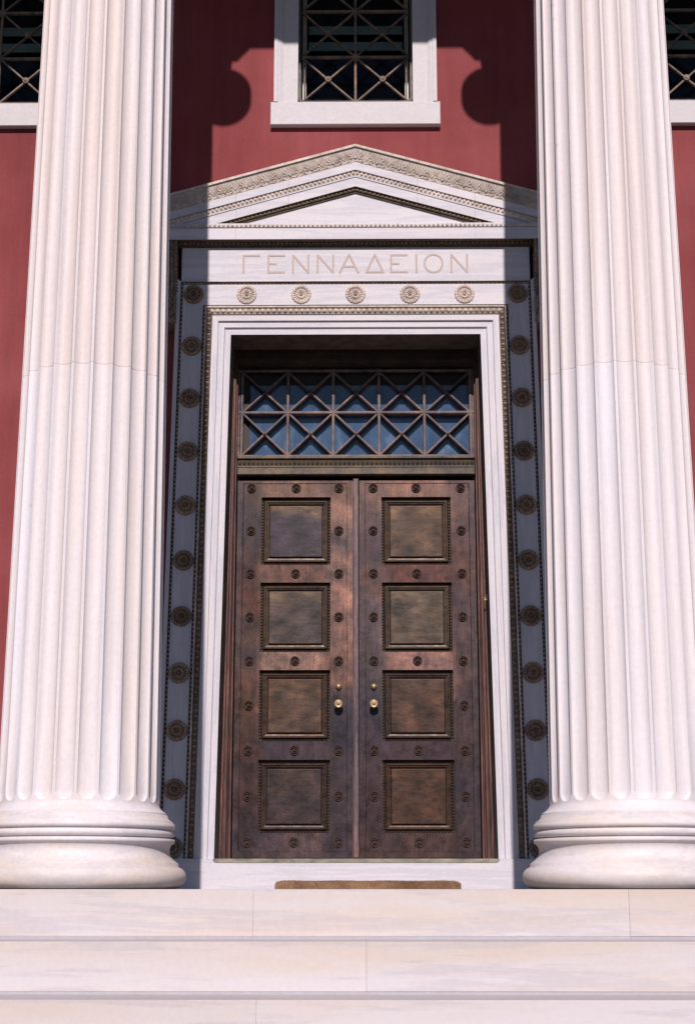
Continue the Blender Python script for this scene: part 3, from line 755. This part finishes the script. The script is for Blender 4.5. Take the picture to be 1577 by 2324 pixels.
# ------------------------------------------------------------ transom
tr = empty('transom_window', (0, .53, 3.42)); tag(tr, 'bronze lattice transom with glass painted with blue sky reflection above the double door', 'window')
tr_inv = Matrix.Translation((0, -.53, -3.42))
def tb(mb, name, m, par=None):
    o = mb.build(name, m, tr)
    o.matrix_parent_inverse = tr_inv
    return o
t = MB(); t.bevbox(-1.0, 1.0, .512, .62, 3.418, 3.472, .004); t.box(-1.0, 1.0, .522, .62, 3.472, 3.482); t.box(-1.0, 1.0, .516, .62, 3.482, 3.492)
t.bevbox(-1.0, 1.0, .508, .62, 3.556, 3.578, .003)
t.box(-1.0, 1.0, .528, .62, 3.492, 3.556, 1)
for k in range(52):
    x = -1+2*(k+.5)/52; t.blob((x, .528, 3.522), .011, .014, .022, 1, seg=8, ring=3); t.blob((x+.0192, .528, 3.520), .003, .010, .024, 1, seg=6, ring=2)
tb(t, 'transom_beam', [M_beam, M_beamd])
t = MB(); YG = .540; vx = [-.972, -.580, -.193, .197, .583, .976]; zz = [3.592, 3.970, 4.335]
for i, x in enumerate(vx): t.bar((x, YG, 3.578), (x, YG, 4.36), .023, .07)
for s in (-1, 1): t.bar((s*.996, YG+.006, 3.578), (s*.996, YG+.006, 4.36), .014, .03)
t.bar((-1., YG-.001, 3.970), (1., YG-.001, 3.970), .022, .07); t.bar((-1., YG-.001, 3.586), (1., YG-.001, 3.586), .018, .03); t.bar((-1., YG-.001, 4.345), (1., YG-.001, 4.345), .022, .03)
for i in range(5):
    for j in range(2):
        a, b_, c, d = vx[i]+.012, vx[i+1]-.012, zz[j]+.010, zz[j+1]-.010
        t.bar((a, YG+.004, c), (b_, YG+.004, d), .016, .066); t.bar((a, YG+.0055, d), (b_, YG+.0055, c), .016, .0635)
tb(t, 'lattice', M_grille)
t = MB()
for i in range(5):
    for j in range(2): t.lathe([(.013, 0), (.013, .008), (.009, .010), (.006, .008), (.004, .014), (0, .015)], ((vx[i]+vx[i+1])/2, YG, (zz[j]+zz[j+1])/2), 16)
tb(t, 'boss', M_stud)
t = MB(); t.quad((-.94, .622, 3.57), (.98, .622, 3.57), (.98, .622, 4.26), (-.94, .622, 4.26)); tb(t, 'pane', M_glass)
t = MB(); t.box(-1.01, -.908, .616, .64, 3.57, 4.40); t.box(.962, 1.01, .616, .64, 3.57, 4.40); t.box(-.908, .962, .616, .64, 4.238, 4.42); t.box(-.908, .962, .612, .64, 3.56, 3.592)
tb(t, 'sash', M_dsash)

# ------------------------------------------------------------ windows
def make_window():
    root = empty('barred_window', (0, YW, 6.45))
    inv = Matrix.Translation((0, -YW, -6.45))
    def pb(mb, name, m, par=None):
        o = mb.build(name, m, root); o.matrix_parent_inverse = inv; return o
    s_ = MB(); s_.bevbox(-.735, .735, .138, .40, 6.448, 6.662, .005); pb(s_, 'window_sill', M_win)
    ZT_ = 8.75
    for s in (-1, 1):
        m_ = MB(); pr = [(.500, .50), (.500, .163), (.632, .163), (.634, .153), (.650, .151), (.652, .145), (.672, .143), (.674, .134), (.708, .132), (.708, .21)]
        for (x0, y0), (x1, y1) in zip(pr[:-1], pr[1:]): m_.quad((s*x0, y0, 6.6625), (s*x1, y1, 6.6625), (s*x1, y1, ZT_), (s*x0, y0, ZT_))
        pb(m_, 'window_jamb', M_win)
    m_ = MB(); m_.box(-.712, .712, .13, .4, ZT_, ZT_+.2); m_.box(-.80, .80, .07, .4, ZT_+.2, ZT_+.32); pb(m_, 'window_head', M_win)
    # bronze outer frame with clipped lower corners
    f = MB()
    for s in (-1, 1): f.box(min(s*.503, s*.482), max(s*.503, s*.482), .315, .36, 6.70, 8.74)
    ch = [(-.499, 6.70), (-.475, 6.645), (.475, 6.645), (.499, 6.70), (.472, 6.70), (.462, 6.672), (-.462, 6.672), (-.472, 6.70)]
    n = 8; vs = [(x, .142, z) for x, z in ch]+[(x, .20, z) for x, z in ch]
    f.add(vs, [(0,1,6,7), (1,2,5,6), (2,3,4,5), (8,9,14,15), (9,10,13,14), (10,11,12,13)]+[(i, (i+1) % 8, (i+1) % 8+8, i+8) for i in range(8)])
    pb(f, 'window_frame', M_wframe)
    g_ = MB(); YG = .33; rows = [6.755, 7.198, 7.648, 8.095, 8.54]
    g_.bar((0, YG, 6.68), (0, YG, 8.74), .020, .03)
    for s in (-1, 1): g_.bar((s*.450, YG+.02, 6.68), (s*.450, YG+.02, 8.74), .013, .02)
    for z in rows[1:]: g_.bar((-.47, YG+.001, z), (.47, YG+.001, z), .021, .03)
    for j in range(4):
        for s in (-1, 1):
            a, b_ = s*.008, s*.472; c, d = rows[j]+.008, rows[j+1]-.008
            g_.bar((a, YG+.002, c), (b_, YG+.002, d), .0145, .025); g_.bar((a, YG+.004, d), (b_, YG+.004, c), .0145, .025)
    pb(g_, 'window_grille', M_wgrille)
    r_ = None
    for j in range(4):
        for s in (-1, 1):
            if r_ is None:
                m_ = MB(); m_.lathe([(.028, 0), (.028, .010), (.024, .014), (.019, .010), (.015, .009), (.012, .016), (.006, .02), (0, .021)], (0, 0, 0), 20)
                r_ = m_.build('grille_boss', M_wgrille, root); q = r_
            else: q = r_.copy(); COL.objects.link(q)
            q.matrix_parent_inverse = inv; q.location = (s*.240, YG-.002, (rows[j]+rows[j+1])/2)
    m_ = MB()
    for s in (-1, 1): m_.box(min(s*.470, s*.440), max(s*.470, s*.440), .47, .50, 6.70, 8.74)
    pb(m_, 'window_sash', M_sash)
    m_ = MB()
    for z in (7.41, 7.57):
        m_.add([(-.42, .535, z-.035), (.42, .535, z-.035), (.42, .515, z+.03), (-.42, .515, z+.03), (-.42, .55, z-.035), (.42, .55, z-.035), (.42, .53, z+.035), (-.42, .53, z+.035)],
               [(0,1,2,3), (4,5,6,7), (0,1,5,4), (3,2,6,7)])
        m_.box(-.42, .42, .530, .545, z+.036, z+.046)
    pb(m_, 'shutter_slats', M_teal)
    m_ = MB(); m_.quad((-.55, .60, 6.62), (.55, .60, 6.62), (.55, .60, 8.78), (-.55, .60, 8.78)); pb(m_, 'pane', M_wglass)
    m_ = MB()
    m_.box(-.56, -.478, .362, .60, 6.664, 8.75); m_.box(.478, .56, .362, .60, 6.664, 8.75); m_.box(-.478, .478, .362, .60, 6.6625, 6.668)
    pb(m_, 'window_reveal', M_dsash)
    return root
w0 = make_window(); tag(w0, 'window with crossed bronze bars and white marble frame above the doorway pediment', 'window', 'barred windows in the red wall')
for x, lb in ((-WX, 'barred window at the left edge, mostly hidden by the left column'), (WX, 'barred window at the right edge, mostly hidden by the right column')):
    q = copy_tree(w0); q.location.x = x; tag(q, lb)

# ------------------------------------------------------------ doormat
mm = MB(); MX0, MX1, MY0, MY1, MT = -.475, .640, -2.7, -2.1, .043
nx, ny = 90, 30; base = 0
def mh(fx, fy):
    e = min(fx*(MX1-MX0), (1-fx)*(MX1-MX0)*.9, fy*(MY1-MY0)*3+.01, (1-fy)*(MY1-MY0)*3+.01)
    k = min(1, e/.05); return MT*(.55+.45*math.sqrt(1-(1-k)**2))+.0012*math.sin(fx*23)+.0012*math.sin(fx*91+fy*20)+rng.rand()*.003
for i in range(nx+1):
    for j in range(ny+1):
        fx, fy = i/nx, j/ny; mm.v.append((MX0+(MX1-MX0)*fx, MY0+(MY1-MY0)*fy, mh(fx, fy)))
for i in range(nx):
    for j in range(ny):
        a = i*(ny+1)+j; mm.f.append((a, a+ny+1, a+ny+2, a+1)); mm.m.append(0); mm.sm.append(False)
def skirt(ids):
    for a, b_ in zip(ids[:-1], ids[1:]):
        va, vb = mm.v[a], mm.v[b_]; mm.quad(va, vb, (vb[0], vb[1], .001), (va[0], va[1], .001))
skirt([i*(ny+1) for i in range(nx+1)]); skirt([i*(ny+1)+ny for i in range(nx+1)]); skirt(list(range(ny+1))); skirt([nx*(ny+1)+j for j in range(ny+1)])
for k in range(1500):   # frayed fibres along the front edge
    x = MX0+(MX1-MX0)*rng.rand(); z = .004+rng.rand()*.034; L_ = .004+.007*rng.rand()
    mm.add([(x-.001, MY0+.002, z), (x+.001, MY0+.002, z), (x+(rng.rand()-.5)*.008, MY0-L_, z+(rng.rand()-.3)*.008)], [(0, 1, 2)])
for k in range(9000):   # coir bristles
    fx, fy = rng.rand(), (rng.rand()**2 if k % 2 else rng.rand()); x = MX0+(MX1-MX0)*fx; y = MY0+(MY1-MY0)*fy; z = mh(fx, fy)-.003
    dx, dy = (rng.rand()-.5)*.008, (rng.rand()-.5)*.008; L_ = .005+.006*rng.rand()
    mm.add([(x-.0014, y, z), (x+.0014, y, z), (x+dx, y+dy-.002, z+L_*1.5)], [(0, 1, 2)])
tag(mm.build('doormat', M_mat), 'brown coir doormat on the top marble step in front of the bronze door', 'doormat')

SC.render.engine = 'CYCLES'; SC.cycles.diffuse_bounces = 2
